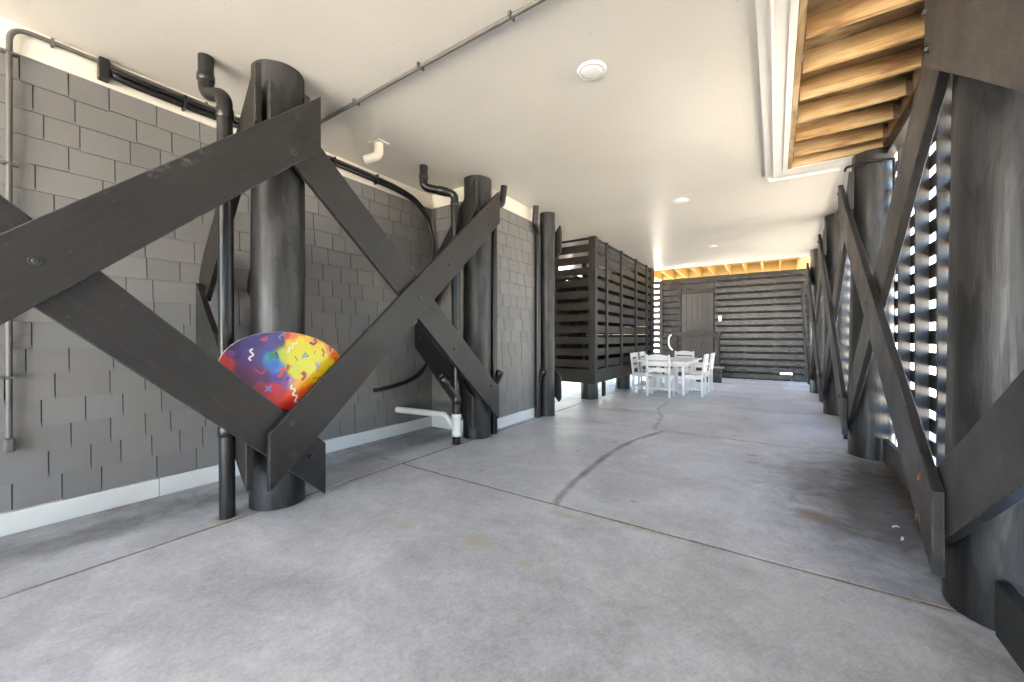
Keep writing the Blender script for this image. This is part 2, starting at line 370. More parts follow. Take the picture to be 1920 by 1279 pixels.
def strip(pts, w_, m=JWOOD):
    """the splintery wood strip left in an expansion joint"""
    b = MB(); n = 60; V = []; (x0, y0), (x1, y1) = pts; L = math.hypot(x1 - x0, y1 - y0); px, py = -(y1 - y0) / L, (x1 - x0) / L
    for i in range(n + 1):
        t = i / n; j = rng.normal(0, .0012, 3)
        for q, zz in ((-w_ / 2 + j[0], -.02), (-w_ / 2 + j[0], -.003 + j[2]), (w_ / 2 + j[1], -.003 + j[2]), (w_ / 2 + j[1], -.02)):
            V.append((x0 + (x1 - x0) * t + px * q, y0 + (y1 - y0) * t + py * q, min(zz, .002)))
    F = [(4 * i + k, 4 * i + k + 1, 4 * i + k + 5, 4 * i + k + 4) for i in range(n) for k in range(3)]
    b.add(V, F); return struct(b.build('expansion_joint', m))
strip(((-3.09, -5.2), (-3.09, 2.6)), .018); strip(((-3.09, 2.64), (-3.09, 5.5)), .012, JDARK); strip(((-3.08, 2.62), (.92, 2.62)), .02)

# ------------------------------------------------------------------ ceiling
ce = MB()
ce.box(-7.2, .09, -5.2, 12.0, 3.27, 3.6); ce.box(.0901, 1.4, 5.66, 12.0, 3.2701, 3.6)
struct(ce.build('ceiling', CEIL))
t = thing('deck_opening_trim', 'cream trim boards edging the open timber joists in the ceiling', 'trim', (0, 2, 3.23))
MB().box(-.10, .07, -5.2, 5.80, 3.235, 3.268).build('trim_board', SOFFIT, t, .003); MB().box(.0702, .115, -5.2, 5.62, 3.225, 3.50).build('inner_board', SOFFIT, t, .002)
MB().box(.0705, .93, 5.63, 5.80, 3.2352, 3.268).build('trim_board', SOFFIT, t, .003)
# the deck above the right side, seen through the opening
t = thing('timber_deck', 'bare pine deck frame with boards seen overhead in the ceiling opening', 'deck', (.5, 2.5, 3.27))
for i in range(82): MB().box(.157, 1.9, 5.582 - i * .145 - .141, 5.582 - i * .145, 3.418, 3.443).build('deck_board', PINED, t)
MB().box(.118, .156, -3.2, 5.62, 3.232, 3.50).build('rim_board', PINEY, t, .003)
MB().box(.118, 1.3, 5.585, 5.622, 3.24, 3.50).build('rim_board', PINEX, t, .003)
for y in (3.5, 4.35, 5.18): MB().box(.158, .174, y - .035, y + .035, 3.262, 3.40).build('joist_hanger', STEEL, t)
MB().box(.934, .974, -5.2, 5.58, 3.2675, 3.4175).build('ledger', PINEY, t, .002)
for i in range(8):
    y = 5.36 - .415 * i
    MB().box(.895, .9335, y - .026, y - .0195, 3.262, 3.40).build('joist_hanger', HANG, t, .001)
jo = None
for i in range(13):
    y = 5.36 - .415 * i
    b = MB().box(.172, .932, y - .019, y + .019, 3.268, 3.4175)
    if jo is None: jo = b.build('deck_joist', PINEX, None, .002, origin=(.55, y, 3.268)); tag(jo, '', 'joist', 'pine joists in the ceiling opening')
    else:
        j2 = jo.copy(); COL.objects.link(j2); j2.location = (.55, y, 3.268)
        j2['label'] = ''
        jo_l = j2
NAMES = ['first', 'second', 'third', 'fourth', 'fifth', 'sixth', 'seventh', 'eighth', 'ninth', 'tenth', 'eleventh', 'twelfth', 'thirteenth', 'fourteenth']
for i, o in enumerate(sorted([o for o in COL.objects if o.name.startswith('deck_joist')], key=lambda o: -o.location.y)):
    o['label'] = f'{NAMES[i]} golden pine deck joist counted from the far end of the ceiling opening'
for o in [o for o in COL.objects if o.name.startswith('deck_joist') and o.location.y < 2.0]: bpy.data.objects.remove(o)
tag(MB().box(.94, 1.02, -1.5, 5.7, 3.13, 3.266).build('deck_beam', WB['y'], None, .004), 'long black beam carrying the pine joists above the slatted wall', 'beam')
tag(MB().box(.94, 1.02, 5.72, 13.8, 3.02, 3.266).build('deck_beam', WB['y'], None, .004), 'black beam over the far part of the slatted wall, beyond the ceiling opening', 'beam')

# ------------------------------------------------------------------ shingle walls
def shingles(o3, du, length, zs, ztop, exp_, nrm, wmin=.15, wmax=.32, seed=1):
    rr = random.Random(seed); b = MB(); shade = []; o3 = Vector(o3); du = Vector(du); nrm = Vector(nrm)
    b.add([o3 + Vector((0, 0, zs)), o3 + du * length + Vector((0, 0, zs)), o3 + du * length + Vector((0, 0, ztop)), o3 + Vector((0, 0, ztop))], [(0, 1, 2, 3)])
    shade += [(.12, .12, .12, 1)] * 4
    z = zs
    while z < ztop - .01:
        u = -rr.uniform(0, .2)
        while u < length:
            w_ = rr.choice((rr.uniform(wmin, .22), rr.uniform(.18, wmax))); u0, u1 = max(u + .0032, 0), min(u + w_ - .0032, length)
            if u1 - u0 > .02:
                zz = z + rr.uniform(-.006, .004); zt = min(z + exp_ + .02, ztop)
                tb = .017 + rr.uniform(-.001, .002); tt = .0035
                A, B = o3 + du * u0, o3 + du * u1; Z = lambda q: Vector((0, 0, q))
                V = [A + Z(zz), B + Z(zz), B + Z(zz) + nrm * tb, A + Z(zz) + nrm * tb, A + Z(zt), B + Z(zt), B + Z(zt) + nrm * tt, A + Z(zt) + nrm * tt]
                b.add(V, [(0, 1, 2, 3), (3, 2, 6, 7), (0, 3, 7, 4), (1, 5, 6, 2), (4, 7, 6, 5)])
                s = rr.uniform(.93, 1.06); shade += [(s, s * rr.uniform(.99, 1.01), s * rr.uniform(.98, 1.02), 1)] * 8
            u += w_
        z += exp_
    return b, shade
def wall(label, o3, du, length, nrm, thick_box, seed):
    t = thing('shingle_wall', label, 'wall', tuple(Vector(o3) + Vector(du) * length / 2))
    b, sh = shingles(o3, du, length, .15, 3.08, .1725, nrm, seed=seed)
    o = b.build('shingle_cladding', SHING, t)
    ca = o.data.color_attributes.new('shade', 'FLOAT_COLOR', 'POINT'); ca.data.foreach_set('color', np.array(sh, np.float32).ravel())
    MB().box(*thick_box).build('wall_core', CREAM, t)
    return t
t = wall('long grey shingled wall on the left behind the bolted braces', (-4.05, -5.2, 0), (0, 1, 0), 9.17, (1, 0, 0), (-4.4, -4.052, -5.2, 4.2, .0, 3.27), 3)
MB().box(-4.051, -4.026, -5.2, 1.0, 0.002, .143).build('baseboard', TRIM, t, .003); MB().box(-4.051, -4.0262, 1.004, 3.945, 0.002, .143).build('baseboard', TRIM, t, .003)
MB().box(-4.051, -4.034, -5.2, 3.96, 3.078, 3.269).build('frieze_board', CREAM, t, .002)
t = wall('narrow grey shingled return wall in the recess behind the second piling', (-4.05, 3.97, 0), (1, 0, 0), .87, (0, -1, 0), (-4.049, -3.19, 3.972, 4.2, .0, 3.2695), 5)
MB().box(-4.024, -3.18, 3.946, 3.971, 0.002, .1425).build('baseboard', TRIM, t, .003)
MB().box(-4.033, -3.18, 3.954, 3.971, 3.078, 3.2685).build('frieze_board', CREAM, t, .002)
t = wall('grey shingled wall between the second and third pilings, staggered courses', (-3.18, 3.97, 0), (0, 1, 0), 1.55, (1, 0, 0), (-3.4, -3.182, 4.201, 5.52, .0, 3.269), 9)
MB().box(-3.181, -3.157, 3.946, 5.52, 0.002, .142).build('baseboard', TRIM, t, .003)
MB().box(-3.181, -3.165, 3.954, 5.52, 3.078, 3.268).build('frieze_board', CREAM, t, .002)
tag(MB().box(-6.5, -3.401, 5.3, 5.52, 0, 3.265).build('return_wall', CREAM), 'plain end wall of the house beside the slatted enclosure', 'wall')
tag(MB().box(-6.52, -6.42, 5.521, 9.6, 0, 3.265).build('light_block_wall', INN), 'unseen black wall added behind the slatted stair enclosure to keep light out', 'wall')  # unseen wall, added to stop light reaching the enclosure from the left

# ------------------------------------------------------------------ pilings
def piling(x, y, r0, r1, label, z1=3.268, group=None, seed=0, nm='wooden_piling'):
    rr = np.random.default_rng(seed + 40); b = MB(); n = 40; H = 14
    ph = rr.uniform(0, 6.28, 3); V = []
    for i in range(H + 1):
        q = i / H; r = r0 + (r1 - r0) * q
        for k in range(n):
            a = 2 * math.pi * k / n
            d = 1 + .022 * math.sin(2 * a + ph[0] + q) + .010 * math.sin(5 * a + ph[1] + 2.6 * q) + .006 * math.sin(3 * a + 7 * q + ph[2]) + .006 * math.sin(9 * a + ph[2] - 3 * q)
            V.append((x + r * d * math.cos(a) + .006 * math.sin(3 * q + ph[0]), y + r * d * math.sin(a), z1 * q))
    F = [(i * n + k, i * n + (k + 1) % n, (i + 1) * n + (k + 1) % n, (i + 1) * n + k) for i in range(H) for k in range(n)]
    b.add(V, F, None, True); b.add(V[-n:], [tuple(range(n))]); b.add(V[:n], [tuple(range(n))[::-1]])
    return tag(b.build(nm, PILE, None, origin=(x, y, 0)), label, 'piling', group)
GL, GR = 'black round pilings on the shingled side', 'black round pilings along the slatted side'
piling(-3.165, 1.485, .182, .176, 'nearest left black piling, standing behind the colourful oval board', group=GL, seed=1)
piling(-3.165, 3.9, .178, .172, 'second left black piling, with the white drain fitting beside its foot', group=GL, seed=2)
piling(-3.08, 5.6, .128, .124, 'slimmest left black piling, just before the slatted enclosure', group=GL, seed=3)
piling(-3.2, 7.62, .175, .172, 'short black piling under the front corner of the slatted enclosure', .345, 'short pilings under the slatted enclosure', 4)
piling(-3.18, 9.68, .19, .185, 'short black piling under the enclosure, behind the left white chair', .345, 'short pilings under the slatted enclosure', 5)
piling(.875, 2.72, .205, .172, 'largest black piling at the right edge of the picture', 3.2, GR, 6)
piling(.845, 5.58, .19, .165, 'second right black piling, under the end of the timber joists', 3.2, GR, 7)
piling(.845, 8.3, .185, .165, 'third right black piling from the front', 3.265, GR, 8)
piling(.835, 11.3, .185, .165, 'farthest right black piling near the board wall', 3.265, GR, 9)

# ------------------------------------------------------------------ bolted braces
def bolt(c, nrm, parent, m=BOLT, s=1.2):
    nrm = Vector(nrm); c = Vector(c)
    b = MB().lathe(c, [(.021 * s, -.002), (.021 * s, .003), (.019 * s, .004)], nrm, 20, m)
    b.lathe(c + nrm * .004, [(.0125 * s, 0), (.0125 * s, .009), (.009 * s, .0115)], nrm, 6, m, False)
    return b.build('bolt', m, parent)
def brace(label, top, bot, xa, xb, m, bolts=(), inward=1, group=None, bm=BOLT, nm='cross_brace'):
    """top, bot: the two ends (Y, z) of the upper and lower long edge, cut vertical"""
    (y0, t0), (y1, t1) = top; (y2, b0), (y3, b1) = bot
    t = thing(nm, label, 'brace', ((xa + xb) / 2, (y0 + y1) / 2, min(b0, b1)), group)
    n = 10; poly = []
    up = [(y0 + (y1 - y0) * i / n, t0 + (t1 - t0) * i / n + (random.uniform(-.0015, .0015) if 0 < i < n else 0)) for i in range(n + 1)]
    lo = [(y3 + (y2 - y3) * i / n, b1 + (b0 - b1) * i / n + (random.uniform(-.0015, .0015) if 0 < i < n else 0)) for i in range(n + 1)]
    MB().prism(up + lo, 'x', xa, xb).build('plank', m, t, .005)
    face = max(xa, xb) if inward > 0 else min(xa, xb)
    for (y, z) in bolts: bolt((face, y, z), (inward, 0, 0), t, bm)
    return t
LA, LB, LC = -2.957, -2.911, -2.865     # left row: back layer, front layer
GBL, GBR = 'bolted plank braces on the left pilings', 'bolted plank braces along the slatted side'
brace('thick black plank from the left edge up to the nearest left piling, top edge scuffed', ((-1.2, .448), (1.655, 3.09)), ((-1.2, .038), (1.655, 2.68)), LB + .001, LC, WUPA, [(.27, 1.61), (1.48, 2.85), (1.45, 2.58)], group=GBL)
brace('black plank sloping down from the left edge behind the oval board to the piling foot', ((-1.0, 3.02), (1.72, .43)), ((-1.0, 2.60), (1.72, .03)), LA, LB, WDN, [(1.6, .36)], group=GBL)
brace('black plank sloping down from the nearest left piling top to the second piling foot', ((1.31, 3.06), (4.03, .625)), ((1.31, 2.67), (4.03, .225)), LA, LB, WDN, [(3.87, .66), (3.87, .43), (3.2, 1.13)], group=GBL)
brace('black plank rising from the oval board to the top of the second left piling', ((1.29, .595), (3.98, 3.09)), ((1.29, .19), (3.98, 2.69)), LB + .001, LC, WUP, [(1.45, .64), (1.45, .42), (2.65, 1.64), (3.73, 2.80), (3.76, 2.62), (3.08, 2.03)], group=GBL)
RA, RB_, RC = .60, .645, .69
brace('big plank end at the upper right corner, bolted over the largest piling', ((1.0, 1.86), (2.70, 2.965)), ((1.0, 1.455), (2.70, 2.57)), RA, RB_ - .001, painted_wood('brace_wood_near', tuple(eul_yz(R(33))), base=(.026, .023, .021), wear=.60, grain=.6), [(2.66, 2.81), (2.64, 2.62)], -1, GBR, BOLT)
brace('plank rising out of the right edge from the foot of the largest piling', ((.9, 1.83), (2.9, .50)), ((.9, 1.475), (2.9, .13)), RB_, RC, WDN, [], -1, GBR)
brace('nearest right plank rising from the largest piling foot to the second right piling', ((2.59, .54), (5.87, 3.02)), ((2.59, .15), (5.87, 2.65)), RA, RB_ - .001, WUP, [(4.14, 1.53), (2.76, .55), (2.79, .34), (5.80, 2.9), (5.80, 2.70)], -1, GBR, RUST)
brace('nearest right plank falling from the largest piling top to the second right piling foot', ((2.55, 3.0), (5.85, .48)), ((2.55, 2.61), (5.85, .09)), RB_, RC, WDN, [], -1, GBR)
brace('second right plank rising from the second piling foot to the third right piling', ((5.52, .60), (8.45, 3.02)), ((5.52, .20), (8.45, 2.62)), RA, RB_ - .001, WUP, [(5.7, .6), (5.72, .42), (6.95, 1.6), (8.38, 2.88)], -1, GBR, RUST)
brace('second right plank falling from the second piling top to the third right piling foot', ((5.45, 3.02), (8.45, .55)), ((5.45, 2.62), (8.45, .15)), RB_, RC, WDN, [], -1, GBR)
brace('farthest right plank rising to the last piling by the board wall', ((8.2, .60), (11.45, 3.02)), ((8.2, .2), (11.45, 2.62)), RA, RB_ - .001, WUP, [(8.38, .6), (9.8, 1.6), (11.3, 2.85)], -1, GBR, RUST)
brace('farthest right plank falling to the last piling foot by the board wall', ((8.15, 3.02), (11.45, .55)), ((8.15, 2.62), (11.45, .15)), RB_, RC, WDN, [], -1, GBR)
brace('last right plank rising past the farthest piling to the board wall', ((11.1, .6), (13.8, 2.8)), ((11.1, .2), (13.8, 2.4)), RA, RB_ - .001, WUP, [], -1, GBR)

def knee(label, poly, ya, yb, m, bolts=()):
    xs = [p[0] for p in poly]; zs = [p[1] for p in poly]
    t = thing('knee_brace', label, 'brace', ((min(xs) + max(xs)) / 2, (ya + yb) / 2, min(zs)), 'short planks from the pilings back to the shingled wall')
    MB().prism(poly, 'y', ya, yb).build('plank', m, t, .004)
    for x, z in bolts: bolt((x, ya, z), (0, -1, 0), t)
    return t
def up_poly(x0, x1, zl, k=1.36, h=.40): return [(x0, zl + .12), (x0 + .12, zl), (x1, zl + k * (x1 - x0 - .12)), (x1, zl + k * (x1 - x0 - .12) + h), (x0 + .10, zl + h + .0), (x0 + .03, zl + h - .12), (x0, zl + h - .2)]
knee('dark round-ended knee plank rising from the shingles to the nearest left piling top', up_poly(-3.99, -2.98, 1.55), 1.245, 1.29, WXU, [(-3.2, 2.75)])
knee('black knee plank falling from the shingles to the nearest left piling foot, camera side', [(-3.9, 1.70), (-3.9, 1.22), (-2.99, .20), (-2.99, .60)], 1.195, 1.24, WXD, [(-3.22, .72)])
knee('dark knee plank end showing just behind the nearest left piling', up_poly(-3.985, -3.0, 1.55), 1.60, 1.645, WXU)
knee('low knee plank half hidden behind the nearest left piling', [(-3.98, 1.55), (-3.98, 1.12), (-3.0, .15), (-3.0, .55)], 1.65, 1.69, WXD)
knee('dark knee plank rising from the recess to the second left piling top', up_poly(-3.99, -2.99, 1.62), 3.66, 3.705, WXU)
knee('dark knee plank falling behind the black cleanout to the second left piling foot', [(-3.99, 1.42), (-3.93, 1.48), (-3.0, .55), (-3.0, .14), (-3.99, 1.13)], 3.60, 3.645, WXU, [(-3.9, 1.25)])
knee('upper plank end showing beside the slimmest left piling', [(-3.9, 1.9), (-2.93, 3.1), (-2.91, 3.0), (-2.91, 2.66), (-2.98, 2.58), (-3.9, 1.5)], 5.74, 5.785, WXU)
knee('lower plank end showing beside the slimmest left piling', [(-3.9, 1.7), (-2.98, .70), (-2.91, .62), (-2.91, .26), (-2.95, .20), (-3.9, 1.3)], 5.74, 5.785, WXD)

# ------------------------------------------------------------------ oval board with printed pattern
def board():
    nx, ny = 400, 250; A, B, TH = .455, .282, .012
    us = np.linspace(-1, 1, nx); vs = np.linspace(-1, 1, ny)
    U, V_ = np.meshgrid(us, vs)
    # square -> disc, a slightly squarish oval
    X = U * np.sqrt(1 - V_ ** 2 / 2); Z = V_ * np.sqrt(1 - U ** 2 / 2)
    y0 = X * A; z0 = Z * B; ct, sn_ = math.cos(R(-9)), math.sin(R(-9)); y = y0 * ct - z0 * sn_; z = y0 * sn_ + z0 * ct      # it leans a little to the right
    zx = 100 + (y + 1.475 + .030 - 1.05) / .000525; zy = 95 + (1.29 - (z + 1.008)) / .000552      # print coordinates
    pts = [(150, 420, 215, 45, 40), (120, 330, 200, 50, 50), (250, 230, 45, 25, 90), (450, 200, 50, 35, 110), (450, 380, 75, 55, 120), (330, 380, 60, 40, 110), (600, 150, 60, 40, 110), (700, 230, 60, 60, 140), (830, 170, 60, 40, 110), (930, 115, 190, 60, 40), (1010, 120, 240, 120, 30), (960, 220, 235, 205, 30), (1200, 300, 235, 225, 25), (1250, 450, 232, 228, 30), (1150, 520, 230, 230, 30), (1400, 400, 235, 222, 30), (1350, 170, 245, 170, 30), (1100, 220, 238, 222, 30), (1100, 350, 236, 226, 28), (1000, 420, 232, 226, 30), (1050, 680, 230, 220, 40), (1250, 620, 236, 224, 28), (1400, 300, 238, 215, 30), (1450, 480, 238, 215, 30), (1250, 700, 240, 205, 30), (1200, 140, 245, 190, 30), (1550, 280, 245, 140, 40), (1650, 420, 250, 130, 40), (1500, 550, 240, 215, 30), (1350, 700, 245, 200, 30), (1200, 780, 250, 170, 30), (1060, 790, 250, 170, 40), (1000, 580, 215, 225, 60), (880, 400, 200, 210, 60), (750, 500, 50, 110, 200), (700, 440, 40, 140, 190), (820, 560, 70, 130, 210), (800, 680, 60, 60, 160), (900, 740, 130, 60, 150), (1000, 740, 180, 150, 180), (500, 550, 100, 45, 90), (650, 680, 80, 40, 105), (350, 560, 95, 38, 90), (420, 480, 80, 45, 110), (450, 650, 95, 38, 90), (550, 620, 85, 42, 110), (550, 420, 70, 60, 135), (230, 490, 200, 45, 50), (600, 790, 165, 48, 75), (750, 830, 210, 40, 70), (850, 890, 190, 40, 70), (950, 950, 235, 70, 35), (1000, 1050, 225, 45, 40), (1150, 950, 235, 80, 30), (1260, 880, 240, 80, 30), (800, 980, 225, 45, 35), (1500, 800, 245, 120, 35), (300, 800, 190, 40, 60)]
    num = np.zeros(zx.shape + (3,)); den = np.zeros(zx.shape)
    wob = 14 * np.sin(zx / 47 + 1.3 * np.sin(zy / 61)) ; wob2 = 14 * np.sin(zy / 53 + 1.1 * np.cos(zx / 71))
    for px, py, r, g_, b_ in pts:
        w_ = 1 / (((zx + wob - px) ** 2 + (zy + wob2 - py) ** 2) + 900) ** 2.6
        num += w_[..., None] * np.array([r, g_, b_]); den += w_
    C = num / den[..., None]
    def dseg(poly):
        d = np.full(zx.shape, 1e4)
        for (ax, ay), (bx, by) in zip(poly[:-1], poly[1:]):
            L2 = (bx - ax) ** 2 + (by - ay) ** 2 + 1e-6; t_ = np.clip(((zx - ax) * (bx - ax) + (zy - ay) * (by - ay)) / L2, 0, 1)
            d = np.minimum(d, np.hypot(zx - ax - t_ * (bx - ax), zy - ay - t_ * (by - ay)))
        return d
    def stroke(poly, w_, c):
        a = np.clip((w_ * .64 + 3 - dseg(poly)) / 6, 0, 1)[..., None]; C[:] = C * (1 - a) + np.array(c) * a
    def zig(p, q, n, amp):
        p, q = np.array(p, float), np.array(q, float); d = q - p; nn = np.array([-d[1], d[0]]) / np.hypot(*d)
        return [tuple(p + d * i / (n * 6) + nn * amp * math.sin(i / 6 * math.pi)) for i in range(n * 6 + 1)]
    def inside(poly):
        r = np.zeros(zx.shape, bool); n = len(poly)
        for i in range(n):
            (ax, ay), (bx, by) = poly[i], poly[(i + 1) % n]
            cnd = ((ay > zy) != (by > zy)); xi = (bx - ax) * (zy - ay) / (by - ay + 1e-9) + ax; r ^= cnd & (zx < xi)
        return r
    def fill(poly, c, dots=None, pitch=26, off=(0, 0), bare=False):
        m_ = inside(poly)
        if not bare: C[m_] = c
        if dots is not None:
            ins = inside([(px + off[0], py + off[1]) for px, py in poly])
            gx = (zx % pitch) - pitch / 2; gy = (zy % pitch) - pitch / 2
            C[ins & (gx ** 2 + gy ** 2 < (pitch * .36) ** 2)] = dots
    W = (245, 245, 240); K = (25, 22, 25); RD = (205, 40, 35)
    stroke(zig((485, 305), (465, 440), 3, 22), 16, W); stroke(zig((920, 350), (1050, 215), 5, 20), 14, (240, 235, 200))
    stroke(zig((985, 800), (1060, 1030), 5, 24), 19, W); stroke([(520, 565), (600, 620), (660, 550)], 13, (200, 50, 60))
    stroke([(650, 785), (705, 845)], 16, (90, 150, 235)); stroke([(710, 785), (645, 840)], 16, (90, 150, 235))
    stroke([(835, 185), (815, 150), (905, 95)], 13, (80, 140, 230)); stroke(zig((1445, 320), (1455, 425), 3, 14), 13, (120, 50, 30))
    stroke([(1030, 415), (1062, 470)], 7, K); stroke([(1325, 350), (1305, 390)], 6, (90, 80, 20)); stroke(zig((1285, 728), (1390, 735), 4, 12), 9, (150, 80, 20))
    stroke([(1620, 470), (1655, 460), (1640, 500)], 13, (190, 60, 30)); stroke([(1255, 235), (1300, 255), (1340, 220), (1320, 190)], 24, (110, 35, 30)); stroke([(1300, 240), (1335, 205)], 10, (235, 110, 120))
    stroke([(1545, 300), (1580, 310), (1565, 365), (1545, 300)], 9, K); stroke([(910, 720), (955, 690)], 10, (40, 30, 90))
    fill([(680, 365), (760, 350), (775, 420), (700, 450)], (40, 165, 90), (15, 80, 60), 24)
    fill([(765, 330), (800, 330), (800, 430), (775, 425)], K, None, bare=True); stroke([(775, 350), (795, 420)], 16, (30, 40, 60))
    fill([(1115, 455), (1155, 355), (1215, 430)], (45, 110, 200), K, 22, (25, -6)); fill([(1115, 455), (1155, 355), (1215, 430)], (55, 120, 205), (240, 230, 90), 30)
    fill([(1310, 500), (1415, 520), (1355, 640)], (240, 235, 200), K, 24); fill([(570, 190), (665, 135), (680, 180), (630, 215)], (225, 60, 90), (130, 30, 70), 24)
    fill([(1105, 650), (1150, 615), (1190, 650), (1190, 700), (1140, 755), (1110, 730), (1150, 690)], RD, (120, 20, 20), 30); fill([(185, 330), (260, 310), (300, 360), (230, 410), (190, 390)], (95, 40, 120), (150, 50, 110), 28)
    stroke(zig((805, 660), (930, 530), 3, 22), 30, (215, 65, 50)); fill([(870, 640), (930, 520), (985, 540), (900, 650)], K, K, 24, (5, 0), True)
    fill([(1190, 915), (1290, 800), (1330, 790), (1240, 920)], K, (70, 25, 15), 24, (0, 0), True); fill([(1500, 640), (1540, 575), (1620, 560), (1560, 640)], K, K, 26, (0, 0), True)
    fill([(225, 570), (290, 570), (300, 610), (250, 600)], (30, 120, 80), None); fill([(1090, 115), (1170, 110), (1190, 150), (1110, 155)], K, (190, 90, 40), 24, (0, 0), True)
    lin = np.where(C / 255 <= .04045, C / 255 / 12.92, ((C / 255 + .055) / 1.055) ** 2.4)
    edge = np.hypot(X, Z) > .998; lin *= .74; lin[edge] = (.6, .5, .45)
    n = nx * ny; idx = np.arange(n).reshape(ny, nx)
    dome = .006 * (1 - X ** 2 - Z ** 2)
    F1 = np.stack([TH / 2 + dome, y, z], -1).reshape(-1, 3); F2 = np.stack([-TH / 2 + dome, y, z], -1).reshape(-1, 3)
    q = np.stack([idx[:-1, :-1], idx[:-1, 1:], idx[1:, 1:], idx[1:, :-1]], -1).reshape(-1, 4)
    rim = np.concatenate([idx[0, :], idx[1:, -1], idx[-1, -2::-1], idx[-2:0:-1, 0]]); r2 = np.roll(rim, -1)
    me = bpy.data.meshes.new('oval_board')
    me.from_pydata(np.vstack([F1, F2]).tolist(), [], q.tolist() + (q[:, ::-1] + n).tolist() + np.stack([rim, rim + n, r2 + n, r2], 1).tolist())
    col = np.ones((2 * n, 4), np.float32); col[:n, :3] = lin.reshape(-1, 3); col[n:, :3] = (.6, .55, .5)
    ca = me.color_attributes.new('print', 'FLOAT_COLOR', 'POINT'); ca.data.foreach_set('color', col.ravel())
    m, t_, b_ = mat('printed_board'); va = N(t_, 'ShaderNodeVertexColor', layer_name='print')
    t_.links.new(va.outputs[0], b_.inputs['Base Color']); b_.inputs['Roughness'].default_value = .28
    me.materials.append(m); me.polygons.foreach_set('use_smooth', [True] * (2 * len(q)) + [False] * len(rim)); me.update()
    o = bpy.data.objects.new('oval_board', me); COL.objects.link(o); o.location = (-2.971, 1.475, 1.008)
    return tag(o, 'oval board printed in purple, yellow and red, wedged between the crossing braces', 'board')
board()

# ------------------------------------------------------------------ pipes
def coupling(b, c, axis, r, L): return b.lathe(Vector(c) - Vector(axis).normalized() * L / 2, [(r * .96, 0), (r, .003), (r, L - .003), (r * .96, L)], axis, 24)
def couple(t, c, axis, r, L): return coupling(MB(), c, axis, r, L).build('coupling', PIPE, t)
def tagpipe(o, l, g_=None): return tag(o, l, 'pipe', g_)
GP = 'black drain pipes beside the left pilings'
t = thing('drain_pipe', 'thick black drain pipe with an S bend at its top, beside the nearest left piling', 'pipe', (-3.18, 1.155, 0), GP)
MB().tube(elbowed([(-3.18, 1.155, 0), (-3.225, 1.155, 2.96), (-3.39, 1.10, 3.00), (-3.395, 1.10, 3.268)], .085), .0475, 24).build('pipe', PIPE, t)
couple(t, (-3.19, 1.155, .60), (0, 0, 1), .0535, .075); couple(t, (-3.222, 1.155, 2.83), (0, 0, 1), .0535, .07); couple(t, (-3.393, 1.10, 3.115), (0, 0, 1), .0535, .05)
t = thing('drain_pipe', 'black drain pipe with long top offset and cleanout, left of the second piling', 'pipe', (-3.13, 3.47, 0), GP)
MB().tube(elbowed([(-3.13, 3.47, .34), (-3.16, 3.47, 2.96), (-3.42, 3.22, 3.02), (-3.42, 3.22, 3.268)], .08), .047, 24).build('pipe', PIPE, t)
couple(t, (-3.158, 3.47, 2.84), (0, 0, 1), .053, .06); couple(t, (-3.42, 3.22, 3.14), (0, 0, 1), .053, .04); couple(t, (-3.14, 3.47, .95), (0, 0, 1), .053, .08); couple(t, (-3.13, 3.47, .52), (0, 0, 1), .053, .1); couple(t, (-3.26, 3.37, 2.985), (-.26, -.25, .06), .053, .12)
b = MB().tube([(-3.13, 3.47, .56), (-3.20, 3.385, .72), (-3.235, 3.345, .795)], .05, 24); coupling(b, (-3.212, 3.371, .745), (-.07, -.085, .16), .058, .10); b.lathe((-3.24, 3.34, .805), [(.035, 0), (.03, .02)], (-.07, -.085, .16), 6, None, False); b.build('cleanout', PIPE, t)
MB().tube([(-3.13, 3.47, 0), (-3.13, 3.47, .13)], .047, 24).build('pipe_foot', PIPE, t)
t = thing('drain_fitting', 'white drain wye and side pipe running back to the shingled wall', 'pipe', (-3.13, 3.47, .1))
b = MB(); b.lathe((-3.13, 3.47, .09), [(.050, 0), (.057, .004), (.057, .05), (.052, .055), (.052, .22), (.057, .225), (.057, .262), (.05, .265)], (0, 0, 1), 24)
b.build('wye', PVC, t)
MB().tube(elbowed([(-3.13, 3.47, .15), (-3.27, 3.42, .335), (-4.02, 3.33, .335)], .08), .038, 20).build('side_pipe', PVC, t)
t = thing('drain_pipe', 'black pipe and cleanout partly hidden behind the second left piling', 'pipe', (-3.05, 4.13, 0), GP)
MB().tube(elbowed([(-3.06, 4.12, 0), (-3.06, 4.12, 2.98), (-3.02, 4.24, 3.03), (-2.99, 4.25, 3.268)], .07), .045, 24).build('pipe', PIPE, t)
b = MB().tube([(-3.06, 4.12, .62), (-2.99, 4.15, .80)], .045, 20); coupling(b, (-2.995, 4.148, .785), (.07, .03, .18), .052, .08); b.build('cleanout', PIPE, t)
t = thing('drain_pipe', 'slim black pipe with a side stub, left of the slimmest piling', 'pipe', (-3.12, 5.36, 0), GP)
MB().tube(elbowed([(-3.12, 5.36, 0), (-3.12, 5.36, 2.93), (-3.06, 5.17, 3.0), (-3.04, 5.16, 3.268)], .06), .046, 20).build('pipe', PIPE, t)
b = MB().tube([(-3.12, 5.36, .55), (-3.02, 5.38, .72)], .042, 18); coupling(b, (-3.03, 5.378, .705), (.1, .02, .17), .05, .07); b.build('cleanout', PIPE, t); couple(t, (-3.12, 5.36, 2.86), (0, 0, 1), .051, .06)
t = thing('electrical_conduit', 'grey conduit climbing the shingles at the far left and turning along the ceiling', 'conduit', (-4.01, .27, .6))
MB().tube(elbowed([(-4.005, .272, .60), (-4.005, .272, 3.225), (-4.005, 2.01, 3.225), (-3.9, 2.012, 3.25), (-.3, 2.012, 3.25)], .10), .0145, 14).build('pipe', GREYPIPE, t)
